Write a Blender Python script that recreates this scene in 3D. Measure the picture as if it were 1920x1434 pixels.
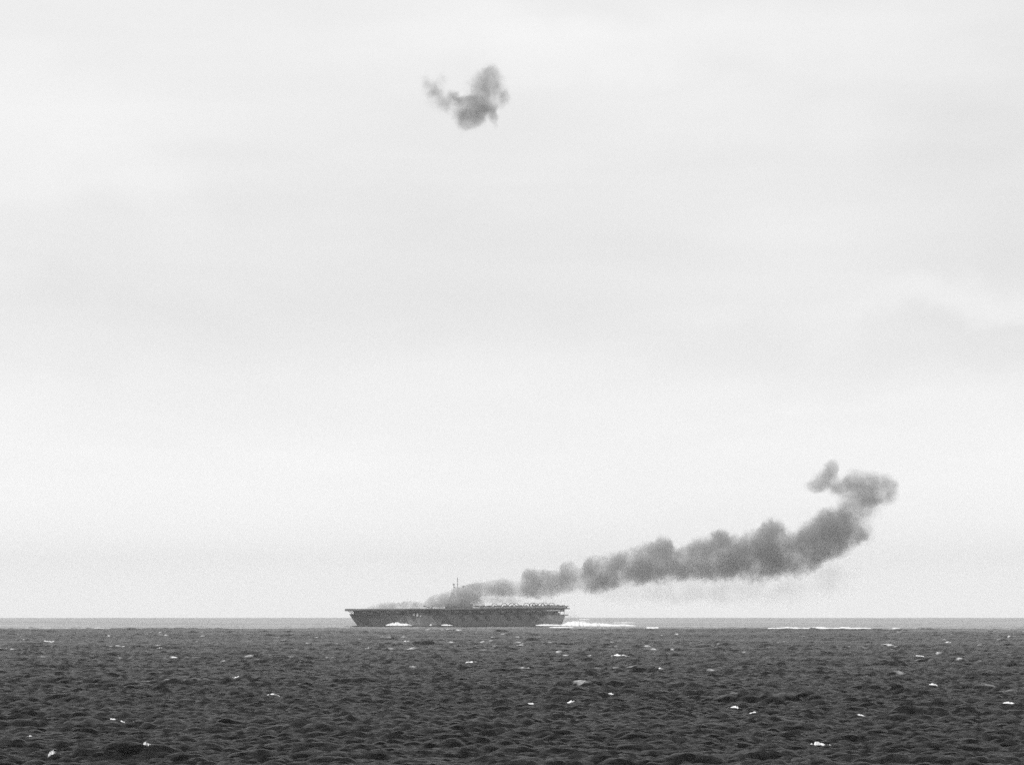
import bpy, bmesh, math, random
import numpy as np
from mathutils import Vector, Matrix

random.seed(7)
RNG = np.random.default_rng(11)
R = math.radians
C = bpy.context.scene.collection
for o in list(bpy.data.objects):
    bpy.data.objects.remove(o)

# ------------------------------------------------------------------ camera
FPX = 5000.0            # focal length in pixels of the 1920 wide photograph
CAM_Z = 15.5            # eye on the deck of another ship
EARTH = 6.371e6
HOR = 1158.0            # horizon row
DIP = math.sqrt(2 * CAM_Z / EARTH)
LEVEL = HOR - DIP * FPX  # row of eye level
cam = bpy.data.cameras.new('camera')
camo = bpy.data.objects.new('camera', cam)
C.objects.link(camo)
camo.location = (0, 0, CAM_Z)
camo.rotation_euler = (R(90), 0, 0)
cam.sensor_width = 36
cam.lens = 36 * FPX / 1920
cam.shift_y = (LEVEL - 717) / 1920
cam.clip_start = 1
cam.clip_end = 80000
bpy.context.scene.camera = camo

# ------------------------------------------------------------------ sky
SUN_EL, SUN_AZ = R(48), R(-125)      # azimuth from +Y (view direction), negative = left
world = bpy.data.worlds.new('World')
bpy.context.scene.world = world
world.use_nodes = True
nt = world.node_tree
nt.nodes.clear()


def node(nt, kind, **kw):
    n = nt.nodes.new(kind)
    for k, v in kw.items():
        setattr(n, k, v)
    return n


def link(nt, a, b):
    nt.links.new(a, b)


def mth(nt, op, a, b=None, c=None, clamp=False):
    n = nt.nodes.new('ShaderNodeMath')
    n.operation = op
    n.use_clamp = clamp
    for i, v in enumerate((a, b, c)):
        if v is None:
            continue
        if isinstance(v, (int, float)):
            n.inputs[i].default_value = v
        else:
            nt.links.new(v, n.inputs[i])
    return n.outputs[0]


def maprange(nt, v, a, b, c, d, smooth=True):
    n = nt.nodes.new('ShaderNodeMapRange')
    n.interpolation_type = 'SMOOTHSTEP' if smooth else 'LINEAR'
    n.clamp = True
    nt.links.new(v, n.inputs['Value'])
    for k, x in zip(('From Min', 'From Max', 'To Min', 'To Max'), (a, b, c, d)):
        n.inputs[k].default_value = x
    return n.outputs[0]


def noise(nt, vec, scale, detail=4, rough=0.5, lac=2.0, dist=0.0):
    n = nt.nodes.new('ShaderNodeTexNoise')
    n.inputs['Scale'].default_value = scale
    n.inputs['Detail'].default_value = detail
    n.inputs['Roughness'].default_value = rough
    n.inputs['Lacunarity'].default_value = lac
    n.inputs['Distortion'].default_value = dist
    nt.links.new(vec, n.inputs['Vector'])
    return n


sky = node(nt, 'ShaderNodeTexSky', sky_type='NISHITA', sun_disc=False)
sky.sun_elevation = SUN_EL
sky.sun_rotation = SUN_AZ
bw = node(nt, 'ShaderNodeRGBToBW')          # black and white film
link(nt, sky.outputs[0], bw.inputs[0])
tc = node(nt, 'ShaderNodeTexCoord')
# soft, stretched bands of thin cloud over a white overcast
mp = node(nt, 'ShaderNodeMapping')
mp.inputs['Scale'].default_value = (1.0, 1.0, 3.2)
mp.inputs['Location'].default_value = (0.31, 0.2, 0.13)
link(nt, tc.outputs['Generated'], mp.inputs['Vector'])
n1 = noise(nt, mp.outputs[0], 4.2, 3, 0.45, dist=0.5)
mp2 = node(nt, 'ShaderNodeMapping')
mp2.inputs['Scale'].default_value = (1.0, 1.0, 5.5)
mp2.inputs['Location'].default_value = (2.1, 0.2, 0.7)
link(nt, tc.outputs['Generated'], mp2.inputs['Vector'])
n2 = noise(nt, mp2.outputs[0], 11.0, 5, 0.5, dist=0.3)
cl = maprange(nt, n1.outputs['Fac'], 0.36, 0.66, 0.0, 1.0)
cl2 = maprange(nt, n2.outputs['Fac'], 0.35, 0.7, 0.0, 1.0)
sep = node(nt, 'ShaderNodeSeparateXYZ')
link(nt, tc.outputs['Generated'], sep.inputs[0])
elev = sep.outputs['Z']
lowhaze = maprange(nt, elev, 0.0, 0.125, 1.0, 0.0)      # whiter towards the horizon
upper = maprange(nt, elev, 0.20, 0.85, 0.0, 1.0)
cb = mth(nt, 'ADD', mth(nt, 'MULTIPLY', cl, 0.45), mth(nt, 'MULTIPLY', cl2, 0.25))
# single soft clouds: bright cumulus at the upper left, greyer veils on the right
nw = noise(nt, tc.outputs['Generated'], 14.0, 5, 0.55)
wv_ = node(nt, 'ShaderNodeVectorMath', operation='SUBTRACT')
link(nt, nw.outputs['Color'], wv_.inputs[0])
wv_.inputs[1].default_value = (0.5, 0.5, 0.5)
ws_ = node(nt, 'ShaderNodeVectorMath', operation='SCALE')
link(nt, wv_.outputs[0], ws_.inputs[0])
ws_.inputs['Scale'].default_value = 0.07
wa_ = node(nt, 'ShaderNodeVectorMath', operation='ADD')
link(nt, tc.outputs['Generated'], wa_.inputs[0])
link(nt, ws_.outputs[0], wa_.inputs[1])
for (ax, el, rx, rz, amt) in ((-0.185, 0.185, 0.050, 0.026, 0.5), (-0.16, 0.160, 0.03, 0.016, 0.35), (0.175, 0.165, 0.058, 0.036, -0.5), (0.05, 0.215, 0.09, 0.014, 0.45),
                              (-0.03, 0.125, 0.11, 0.022, -0.32), (0.180, 0.118, 0.045, 0.008, 0.55), (0.16, 0.098, 0.075, 0.014, -0.55), (-0.15, 0.105, 0.09, 0.014, -0.35),
                              (0.10, 0.180, 0.05, 0.012, 0.35)):
    v1 = node(nt, 'ShaderNodeVectorMath', operation='SUBTRACT')
    link(nt, wa_.outputs[0], v1.inputs[0])
    n_ = math.sqrt(1 + ax * ax + el * el)
    v1.inputs[1].default_value = (ax / n_, 1 / n_, el / n_)
    v2 = node(nt, 'ShaderNodeVectorMath', operation='DIVIDE')
    link(nt, v1.outputs[0], v2.inputs[0])
    v2.inputs[1].default_value = (rx, 0.12, rz)
    v3 = node(nt, 'ShaderNodeVectorMath', operation='LENGTH')
    link(nt, v2.outputs[0], v3.inputs[0])
    cb = mth(nt, 'ADD', cb, maprange(nt, v3.outputs['Value'], 0.3, 1.5, amt, 0.0))
cb = mth(nt, 'ADD', cb, 8.15)
cb = mth(nt, 'ADD', cb, mth(nt, 'MULTIPLY', lowhaze, 3.75))
cb = mth(nt, 'ADD', cb, mth(nt, 'MULTIPLY', maprange(nt, elev, -0.01, 0.04, 1.0, 0.0), 3.0))
cb = mth(nt, 'SUBTRACT', cb, mth(nt, 'MULTIPLY', upper, 4.5))
mix = mth(nt, 'ADD', mth(nt, 'MULTIPLY', bw.outputs[0], 0.06), cb)
bg = node(nt, 'ShaderNodeBackground')
bg.inputs['Strength'].default_value = 0.1
link(nt, mix, bg.inputs['Color'])
wo = node(nt, 'ShaderNodeOutputWorld')
link(nt, bg.outputs[0], wo.inputs['Surface'])

sun = bpy.data.lights.new('sun', 'SUN')
sun.energy = 3.0
sun.angle = R(4)
sun.color = (1, 1, 1)
suno = bpy.data.objects.new('sun', sun)
C.objects.link(suno)
d = Vector((math.sin(SUN_AZ) * math.cos(SUN_EL), math.cos(SUN_AZ) * math.cos(SUN_EL), math.sin(SUN_EL)))
suno.rotation_euler = d.to_track_quat('Z', 'Y').to_euler()
suno.location = (0, 0, 500)

sc = bpy.context.scene
sc.view_settings.view_transform = 'Standard'
sc.view_settings.look = 'None'
sc.view_settings.exposure = 0
sc.view_settings.gamma = 1
sc.view_settings.use_curve_mapping = False
sc.render.engine = 'CYCLES'
sc.cycles.use_denoising = False
sc.cycles.max_bounces = 6
sc.cycles.diffuse_bounces = 2
sc.cycles.glossy_bounces = 2
sc.cycles.volume_bounces = 2
sc.cycles.transparent_max_bounces = 8
sc.cycles.caustics_reflective = False
sc.cycles.sample_clamp_indirect = 1
sc.cycles.sample_clamp_direct = 3
sc.cycles.use_adaptive_sampling = False
sc.cycles.volume_step_rate = 1.0
sc.cycles.volume_max_steps = 256
sc.render.filter_size = 1.9


# ------------------------------------------------------------------ coordinates
def ground_d(y):
    """distance at which the photograph's row y meets the curved sea"""
    a = DIP + (y - HOR) / FPX
    # CAM_Z/d + d/2R = a
    disc = a * a - 2 * CAM_Z / EARTH
    return (a - math.sqrt(max(disc, 0))) * EARTH


def px_x(x, d):
    return (x - 960) / FPX * d


def px_z(y, d):
    return CAM_Z + (LEVEL - y) / FPX * d


# ------------------------------------------------------------------ helpers
def tag(o, label=None, cat=None, group=None, kind=None):
    if label: o['label'] = label
    if cat: o['category'] = cat
    if group: o['group'] = group
    if kind: o['kind'] = kind
    return o


def empty(name, loc=(0, 0, 0), rz=0, label=None, cat=None, group=None):
    o = bpy.data.objects.new(name, None)
    C.objects.link(o)
    o.location = loc
    o.rotation_euler = (0, 0, rz)
    o.empty_display_size = 1
    return tag(o, label, cat, group)


def link_bm(name, bm, mat, parent=None, smooth=False):
    me = bpy.data.meshes.new(name)
    bmesh.ops.recalc_face_normals(bm, faces=bm.faces)
    bm.to_mesh(me)
    bm.free()
    mats = mat if isinstance(mat, (list, tuple)) else [mat]
    for m in mats:
        me.materials.append(m)
    if smooth:
        for p in me.polygons:
            p.use_smooth = True
    o = bpy.data.objects.new(name, me)
    C.objects.link(o)
    if parent:
        o.parent = parent
    return o


def grid_mesh(name, V, nu, nv, mat, parent=None, smooth=True, closed_u=False, caps=False):
    """V: (nu*nv,3) row-major with u rows of v points; closed in v when closed_u"""
    me = bpy.data.meshes.new(name)
    idx = np.arange(nu * nv).reshape(nu, nv)
    if closed_u:
        nxt = np.roll(idx, -1, axis=1)
        a, b, c, dd = idx[:-1], nxt[:-1], nxt[1:], idx[1:]
    else:
        a, b, c, dd = idx[:-1, :-1], idx[:-1, 1:], idx[1:, 1:], idx[1:, :-1]
    F = np.stack([a, b, c, dd], -1).reshape(-1, 4)
    faces_n = len(F)
    loops = F.reshape(-1)
    starts = np.arange(faces_n) * 4
    if caps and closed_u:
        loops = np.concatenate([loops, idx[0][::-1], idx[-1]])
        starts = np.concatenate([starts, [faces_n * 4, faces_n * 4 + nv]])
        faces_n += 2
    me.vertices.add(len(V))
    me.vertices.foreach_set('co', np.ascontiguousarray(V, dtype=np.float32).ravel())
    me.loops.add(len(loops))
    me.loops.foreach_set('vertex_index', loops.astype(np.int32))
    me.polygons.add(faces_n)
    me.polygons.foreach_set('loop_start', starts.astype(np.int32))
    me.update(calc_edges=True)
    me.polygons.foreach_set('use_smooth', np.full(faces_n, smooth))
    me.materials.append(mat)
    o = bpy.data.objects.new(name, me)
    C.objects.link(o)
    if parent: o.parent = parent
    return o


def add_box(bm, x0, x1, y0, y1, z0, z1, mi=0):
    vs = [bm.verts.new(p) for p in ((x0, y0, z0), (x1, y0, z0), (x1, y1, z0), (x0, y1, z0),
                                    (x0, y0, z1), (x1, y0, z1), (x1, y1, z1), (x0, y1, z1))]
    for f in ((0, 3, 2, 1), (4, 5, 6, 7), (0, 1, 5, 4), (1, 2, 6, 5), (2, 3, 7, 6), (3, 0, 4, 7)):
        bm.faces.new([vs[i] for i in f]).material_index = mi


def add_tube(bm, a, b, r0, r1=None, n=8):
    r1 = r0 if r1 is None else r1
    a, b = Vector(a), Vector(b)
    q = (b - a).to_track_quat('Z', 'Y')
    ra, rb = [], []
    for i in range(n):
        t = 2 * math.pi * i / n
        v = Vector((math.cos(t), math.sin(t), 0))
        ra.append(bm.verts.new(a + q @ (v * r0)))
        rb.append(bm.verts.new(b + q @ (v * r1)))
    for i in range(n):
        j = (i + 1) % n
        bm.faces.new((ra[i], ra[j], rb[j], rb[i]))
    bm.faces.new(ra[::-1])
    bm.faces.new(rb)


def add_loft(bm, rings, caps=True):
    """rings: list of equal-length lists of points"""
    R_ = [[bm.verts.new(p) for p in r] for r in rings]
    n = len(R_[0])
    for k in range(len(R_) - 1):
        for i in range(n):
            j = (i + 1) % n
            try:
                bm.faces.new((R_[k][i], R_[k][j], R_[k + 1][j], R_[k + 1][i]))
            except ValueError:
                pass
    if caps:
        bm.faces.new(R_[0][::-1])
        bm.faces.new(R_[-1])


def add_prism(bm, pts, y0, y1):
    """polygon in x,z extruded along y"""
    a = [bm.verts.new((x, y0, z)) for x, z in pts]
    b = [bm.verts.new((x, y1, z)) for x, z in pts]
    bm.faces.new(a)
    bm.faces.new(b[::-1])
    n = len(pts)
    for i in range(n):
        j = (i + 1) % n
        bm.faces.new((a[i], b[i], b[j], a[j]))


def add_slab(bm, pts, z0, z1):
    """polygon in x,y extruded in z"""
    a = [bm.verts.new((x, y, z0)) for x, y in pts]
    b = [bm.verts.new((x, y, z1)) for x, y in pts]
    bm.faces.new(a[::-1])
    bm.faces.new(b)
    n = len(pts)
    for i in range(n):
        j = (i + 1) % n
        bm.faces.new((a[i], a[j], b[j], b[i]))


def paint(name, v, rough=0.7, var=0.25, scale=0.15, bump=0.0, metallic=0.0):
    m = bpy.data.materials.new(name)
    m.use_nodes = True
    t = m.node_tree
    p = t.nodes['Principled BSDF']
    tcn = node(t, 'ShaderNodeTexCoord')
    mpn = node(t, 'ShaderNodeMapping')
    mpn.inputs['Scale'].default_value = (1, 1, 0.5)
    link(t, tcn.outputs['Object'], mpn.inputs['Vector'])
    nn = noise(t, mpn.outputs[0], scale, 6, 0.65)
    f = maprange(t, nn.outputs['Fac'], 0.3, 0.7, v * (1 - var), v * (1 + var), False)
    cmb = node(t, 'ShaderNodeCombineColor')
    for i in range(3):
        link(t, f, cmb.inputs[i])
    link(t, cmb.outputs[0], p.inputs['Base Color'])
    p.inputs['Roughness'].default_value = rough
    p.inputs['Metallic'].default_value = metallic
    if bump:
        b = node(t, 'ShaderNodeBump')
        b.inputs['Strength'].default_value = 0.6
        b.inputs['Distance'].default_value = bump
        n3 = noise(t, tcn.outputs['Object'], scale * 4, 6, 0.7)
        link(t, n3.outputs['Fac'], b.inputs['Height'])
        link(t, b.outputs[0], p.inputs['Normal'])
    return m


M_hull = paint('hull_paint', 0.185, var=0.35)
M_hull3 = paint('hull_black_paint', 0.10, var=0.4)
M_hull2 = paint('hull_light_paint', 0.27, var=0.2)
M_gal = paint('gallery_paint', 0.22, var=0.3, scale=0.3)
M_deck = paint('deck_planking', 0.15, rough=0.85)
M_dark = paint('opening_shade', 0.08)  # dark tone painted for the shade inside hangar openings
M_pale = paint('pale_tone', 0.7, var=0.1)  # stern strip colour; in the hangar openings it stands in for light
M_isl = paint('island_paint', 0.14, var=0.3, scale=0.3)
M_mast = paint('mast_paint', 0.07)
M_air = paint('aircraft_paint', 0.09, rough=0.5, scale=1.0)
M_airl = paint('aircraft_underside', 0.14, rough=0.5, scale=1.0)
M_glass = paint('canopy_glass', 0.16, rough=0.25, scale=1.0)
M_rubber = paint('tyre_rubber', 0.03)
M_foam = paint('foam_white', 0.93, rough=0.9, var=0.06, scale=1.5, bump=0.3)

# ------------------------------------------------------------------ haze
SIGMA = 6.7e-5
hz = bmesh.new()
add_box(hz, -16200, 16200, -16200, 16200, -23, 330)
hm = bpy.data.materials.new('haze_air')
hm.use_nodes = True
t = hm.node_tree
t.nodes.clear()
pv = node(t, 'ShaderNodeVolumePrincipled')
pv.inputs['Color'].default_value = (0.97, 0.97, 0.97, 1)
pv.inputs['Density'].default_value = SIGMA
pv.inputs['Anisotropy'].default_value = 0.75
ho = node(t, 'ShaderNodeOutputMaterial')
link(t, pv.outputs[0], ho.inputs['Volume'])
try:
    hm.cycles.homogeneous_volume = True
except Exception:
    pass
haze = link_bm('haze', hz, hm)
tag(haze, 'thin pale sea haze lying over the water out to the horizon', kind='stuff')


# ------------------------------------------------------------------ sea
def ocean_tile(n, L, lmin, lmax, wind_deg, wind, spread, seed):
    rng = np.random.default_rng(seed)
    k1 = 2 * np.pi * np.fft.fftfreq(n, L / n)
    kx, ky = np.meshgrid(k1, k1, indexing='xy')
    k = np.hypot(kx, ky)
    k[0, 0] = 1
    Lw = wind * wind / 9.81
    a = R(wind_deg)
    cosf = (kx * math.cos(a) + ky * math.sin(a)) / k
    P = np.exp(-1 / (k * Lw) ** 2) / k ** 4 * (np.abs(cosf) ** spread) * (k < 2 * np.pi / lmin) * (k > 2 * np.pi / lmax)
    P[0, 0] = 0
    h0 = (rng.standard_normal((n, n)) + 1j * rng.standard_normal((n, n))) * np.sqrt(P / 2)
    h0c = np.conj(np.roll(np.flip(h0), (1, 1), (0, 1)))
    H = h0 + h0c
    h = np.fft.ifft2(H).real
    s = h.std()
    dx = np.fft.ifft2(-1j * kx / k * H).real / s
    dy = np.fft.ifft2(-1j * ky / k * H).real / s
    jxx = np.fft.ifft2(kx * kx / k * H).real / s
    jyy = np.fft.ifft2(ky * ky / k * H).real / s
    jxy = np.fft.ifft2(kx * ky / k * H).real / s
    return h / s, dx, dy, jxx, jyy, jxy


def samp(arr, L, x, y, ang=0.0):
    n = arr.shape[0]
    c, s = math.cos(ang), math.sin(ang)
    u = (x * c + y * s) / L * n
    v = (-x * s + y * c) / L * n
    u0 = np.floor(u).astype(np.int64)
    v0 = np.floor(v).astype(np.int64)
    fu, fv = u - u0, v - v0
    u1, v1 = (u0 + 1) % n, (v0 + 1) % n
    u0, v0 = u0 % n, v0 % n
    return (arr[v0, u0] * (1 - fu) * (1 - fv) + arr[v0, u1] * fu * (1 - fv)
            + arr[v1, u0] * (1 - fu) * fv + arr[v1, u1] * fu * fv)


LA, LB, LC = 980.0, 151.0, 5200.0
TA = ocean_tile(1024, LA, 2.6, 40.0, 74, 5.0, 1.2, 3)
TB = ocean_tile(512, LB, 0.6, 5.0, 97, 9.0, 0.7, 5)
TC = ocean_tile(256, LC, 90.0, 600.0, 80, 30.0, 3.0, 9)
AMP_A, AMP_B, AMP_C = 0.225, 0.185, 0.35
AB = R(17)


def lowf(x, scale, seed):
    rr = np.random.default_rng(seed)
    s = 0
    for i in range(5):
        s = s + np.sin(x * (i + 1) * 2 * np.pi / scale * rr.uniform(0.7, 1.3) + rr.uniform(0, 6.28)) / (i + 1)
    return s


RIDGE_R, RIDGE_H, RIDGE_W = 2090.0, 2.3, 55.0


def sea(x, y):
    """returns dx, dy, z (with the earth's curvature), foam"""
    r = np.hypot(x, y)
    far = np.clip((r - 2150) / 500, 0, 1)
    far = far * far * (3 - 2 * far)
    fa = AMP_A * (1 - 0.45 * far)
    fb = AMP_B * np.clip(1 - (r - 600) / 2500, 0.25, 1) * (1 - 0.5 * far)
    side = np.clip(1 - (np.abs(np.arctan2(x, y)) - 0.24) / 0.05, 0, 1)   # calm the coarse far sectors
    fb = fb * side
    rs = samp(TA[0], LA, x, y)
    rs = rs + 0.12 * (rs * rs - 1)
    groups = 0.75 + 0.45 * np.clip(samp(TA[0], LA, x * 0.13 + 300, y * 0.2 + 77), -1.2, 1.6)
    rs = rs * groups
    z = fa * rs + fb * samp(TB[0], LB, x, y, AB)
    z = z + AMP_C * samp(TC[0], LC, x, y) * np.clip(r / 1000, 0.12, 1.2)
    z = z * (0.35 + 0.65 * side)
    ridge = RIDGE_H * (1 + 0.10 * lowf(x, 400.0, 4)) * np.exp(-((r - RIDGE_R - 12 * lowf(x, 700.0, 2)) / RIDGE_W) ** 2)
    z = z + ridge
    z = z - r * r / (2 * EARTH)
    ch = 1.15 * fa * groups
    dx = ch * samp(TA[1], LA, x, y) * side
    dy = ch * samp(TA[2], LA, x, y) * side
    cb_ = 0.9 * fb
    bx_ = cb_ * samp(TB[1], LB, x, y, AB)
    by_ = cb_ * samp(TB[2], LB, x, y, AB)
    dx = dx + bx_ * math.cos(AB) - by_ * math.sin(AB)
    dy = dy + bx_ * math.sin(AB) + by_ * math.cos(AB)
    fa = fa * groups
    jxx = 1 - fa * 1.0 * samp(TA[3], LA, x, y)
    jyy = 1 - fa * 1.0 * samp(TA[4], LA, x, y)
    jxy = fa * samp(TA[5], LA, x, y)
    J = jxx * jyy - jxy * jxy
    return dx, dy, z, J


def sea_z(x, y):
    return float(sea(np.array([x], float), np.array([y], float))[2][0])


rr = [12.0]
while rr[-1] < 215: rr.append(rr[-1] * 1.06)
rr[-1] = 215.0
while rr[-1] < 3000: rr.append(rr[-1] * 1.0019)
while rr[-1] < 15600: rr.append(rr[-1] * 1.007)
rr = np.array(rr)
FINE = R(12.6)
th = np.concatenate([np.linspace(-math.pi, -FINE, 40)[:-1], np.linspace(-FINE, FINE, 680), np.linspace(FINE, math.pi, 40)[1:-1]])
# polar sheet round the camera, closed in the angle
TT, RR_ = np.meshgrid(th, rr)
X = RR_ * np.sin(TT)
Y = RR_ * np.cos(TT)
dx, dy, Z, J = sea(X.ravel(), Y.ravel())
V = np.stack([X.ravel() + dx, Y.ravel() + dy, Z], -1)
JJ = J.reshape(RR_.shape)
foam = np.clip((np.quantile(J, 0.008) - J) / 0.12, 0, 1)
# patchiness of breaking
pat = samp(TA[0], LA, X.ravel() * 0.37 + 91, Y.ravel() * 0.21 + 47)
foam = foam * np.clip((np.hypot(X.ravel(), Y.ravel()) - 380) / 500, 0.06, 1) * np.clip(0.1 + 0.8 * pat, 0, 1) * np.clip(0.4 + samp(TB[0], LB, X.ravel() * 0.5, Y.ravel() * 0.25), 0, 1)

wm = bpy.data.materials.new('sea_water')
wm.use_nodes = True
t = wm.node_tree
p = t.nodes['Principled BSDF']
p.inputs['Base Color'].default_value = (0.004, 0.004, 0.004, 1)
p.inputs['IOR'].default_value = 1.333
p.inputs['Roughness'].default_value = 0.18
p.inputs['Specular IOR Level'].default_value = 0.08
geo = node(t, 'ShaderNodeNewGeometry')
mpw = node(t, 'ShaderNodeMapping')
mpw.inputs['Scale'].default_value = (0.4, 1.0, 1.0)
link(t, geo.outputs['Position'], mpw.inputs['Vector'])
nb = noise(t, mpw.outputs[0], 1.5, 5, 0.65, dist=0.8)
nb2 = noise(t, mpw.outputs[0], 0.09, 5, 0.6)
hgt = mth(t, 'ADD', mth(t, 'MULTIPLY', nb.outputs['Fac'], 0.7), mth(t, 'MULTIPLY', nb2.outputs['Fac'], 0.8))
b = node(t, 'ShaderNodeBump')
b.inputs['Strength'].default_value = 1.0
dist_ = node(t, 'ShaderNodeVectorMath', operation='LENGTH')
link(t, geo.outputs['Position'], dist_.inputs[0])
# beyond the swell line the wind has dropped and the water lies smoother
mpg = node(t, 'ShaderNodeMapping')
mpg.inputs['Scale'].default_value = (0.35, 1.0, 1.0)
mpg.inputs['Rotation'].default_value = (0, 0, R(12))
link(t, geo.outputs['Position'], mpg.inputs['Vector'])
gust = noise(t, mpg.outputs[0], 0.012, 4, 0.6)
gust2 = noise(t, mpg.outputs[0], 0.0016, 4, 0.65)
gg = mth(t, 'MULTIPLY', maprange(t, gust.outputs['Fac'], 0.35, 0.65, 0.4, 1.9), maprange(t, gust2.outputs['Fac'], 0.35, 0.65, 0.45, 1.7))
link(t, mth(t, 'MULTIPLY', maprange(t, dist_.outputs['Value'], 1850, 2500, 1.0, 0.5), maprange(t, dist_.outputs['Value'], 250, 1200, 0.29, 0.235)), p.inputs['Roughness'])     # unresolved ripples
near_ = maprange(t, dist_.outputs['Value'], 250, 800, 1.7, 1.0)
link(t, mth(t, 'MULTIPLY', mth(t, 'MULTIPLY', maprange(t, dist_.outputs['Value'], 1850, 2500, 1.5, 0.2), near_), gg), b.inputs['Distance'])
link(t, hgt, b.inputs['Height'])
link(t, b.outputs[0], p.inputs['Normal'])
at = node(t, 'ShaderNodeAttribute')
at.attribute_name = 'foam'
nf = noise(t, geo.outputs['Position'], 1.3, 5, 0.7)
ff = mth(t, 'MULTIPLY', at.outputs['Fac'], maprange(t, nf.outputs['Fac'], 0.35, 0.6, 0.3, 1.6), clamp=True)
fd = node(t, 'ShaderNodeBsdfDiffuse')
fd.inputs['Color'].default_value = (0.85, 0.85, 0.85, 1)
ms = node(t, 'ShaderNodeMixShader')
link(t, ff, ms.inputs[0])
link(t, p.outputs[0], ms.inputs[1])
link(t, fd.outputs[0], ms.inputs[2])
link(t, ms.outputs[0], t.nodes['Material Output'].inputs['Surface'])
water = grid_mesh('water', V, len(rr), len(th), wm, closed_u=True)
af = water.data.attributes.new('foam', 'FLOAT', 'POINT')
af.data.foreach_set('value', foam.astype(np.float32))
tag(water, 'dark choppy open sea flecked with small whitecaps', kind='structure')


# ------------------------------------------------------------------ foam humps
def foam_patch(name, xs, hs, ys, depth, d, seed, label, group=None, cat='foam', nv=12, follow=True, base=None, parent=None):
    """lumpy foam lying on the water: xs world x of stations, hs height above the sea, ys centre distance of stations"""
    rng = np.random.default_rng(seed)
    nu = 8 + int(len(xs) * 6)
    nu = min(nu, 160)
    s = np.linspace(0, 1, nu)
    sx = np.linspace(0, 1, len(xs))
    x = np.interp(s, sx, xs)
    h = np.interp(s, sx, hs)
    yc = np.interp(s, sx, ys)
    kw = 5 if nu < 70 else 9
    k = np.convolve(rng.standard_normal(nu + 6), np.ones(kw) / kw, 'same')[3:-3]
    h = h * (1 + 0.3 * k)
    if name == 'whitecap':
        k2 = np.convolve(rng.standard_normal(nu + 6), np.ones(3) / 3, 'same')[3:-3]
        h = h * np.clip(1.1 + 1.3 * k2, 0.0, 1.2)
    wv = np.interp(s, sx, np.broadcast_to(depth, (len(xs),))) * (1 + 0.2 * np.convolve(rng.standard_normal(nu + 6), np.ones(3) / 3, 'same')[3:-3])
    wv = wv * np.clip(np.minimum(s, 1 - s) * 6 + 0.15, 0, 1)
    v = np.linspace(-1, 1, nv)
    Vv = []
    x0, y0 = x.mean(), yc.mean()
    z0 = sea_z(x0, y0)
    for i in range(nu):
        yy = yc[i] + v * wv[i]
        xx = np.full(nv, x[i]) + rng.uniform(-0.25, 0.25, nv) * (x[-1] - x[0]) / nu
        zz = sea(xx, yy)[2] if follow else np.full(nv, z0)
        prof = np.clip(1 - v * v, 0, 1) ** 0.8 * (1 + 0.12 * rng.standard_normal(nv) * (np.abs(v) < 0.9))
        zz = zz + h[i] * prof - 0.06 * h.max() - 0.02 - 0.3 * h.max() * (np.abs(v) > 0.99)
        Vv.append(np.stack([xx - x0, yy - y0, zz - z0], -1))
    o = grid_mesh(name, np.concatenate(Vv), nu, nv, M_foam, smooth=True)
    o.location = (x0, y0, z0)
    if parent is None:
        tag(o, label, cat, group)
    return o


def crest(x, d):
    """snap a spot to the highest water nearby along the line of sight"""
    best = max(np.arange(d - 6, d + 7, 0.4), key=lambda q: (sea_z(x * q / d, q) + 0.2 - CAM_Z) / q + 0.00002 * (d - q) / 6)
    return x * best / d, best


caps = [
    # px, py, half width px, height px, label
    (1540, 1405, 23, 6, 'largest breaking whitecap, low right near the bottom edge'),
    (230, 1357, 30, 4, 'long double whitecap in the lower left water'),
    (275, 1411, 8, 7, 'small bright blemish built as foam near the bottom left edge'),  # bright blemish, modelled as a foam patch
    (96, 1423, 8, 12, 'compact bright blemish built as foam in the bottom left corner'),  # white blemish given the shape of a foam patch
    (880, 1241, 14, 3, 'bright flat whitecap below the middle of the burning ship'),
    (1068, 1320, 12, 3, 'whitecap in the lower centre of the water'),
    (512, 1308, 22, 3, 'ragged whitecap streak left of centre in mid water'),
    (88, 1202, 14, 2.5, 'whitecap on the far left just under the pale water band'),
    (298, 1217, 8, 2.5, 'whitecap at the left a little below the pale water band'),
    (441, 1277, 8, 3, 'small whitecap pair left of centre'),
    (54, 1385, 7, 3, 'little whitecap at the left edge of the foreground'),
    (1163, 1230, 18, 2.5, 'whitecap streak below the ship wake'),
    (1237, 1253, 8, 2, 'small whitecap right of centre, below the wake'),
    (975, 1254, 26, 2, 'long thin whitecap line beneath the ship stern'),
    (1375, 1331, 11, 3, 'whitecap in the lower right middle water'),
    (1411, 1340, 8, 2.5, 'small whitecap just right of the lower right middle one'),
    (1778, 1203, 6, 2.5, 'small whitecap near the right, just below the pale band'),
    (1615, 1350, 7, 2, 'faint little whitecap in the lower right water'),
    (1890, 1326, 12, 2.5, 'whitecap by the right edge'),
    (761, 1202, 7, 2, 'small whitecap under the ship bow'),
    (688, 1219, 5, 2.5, 'small whitecap below and left of the ship bow'),
    (1725, 1234, 8, 2, 'faint whitecap at the right in the upper water'),
    (995, 1321, 6, 2, 'tiny whitecap left of the lower centre one'),
    (1145, 1305, 10, 2, 'thin whitecap fleck right of lower centre'),
    (1750, 1289, 9, 2, 'broken whitecap fleck at right in mid water'),
]
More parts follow.
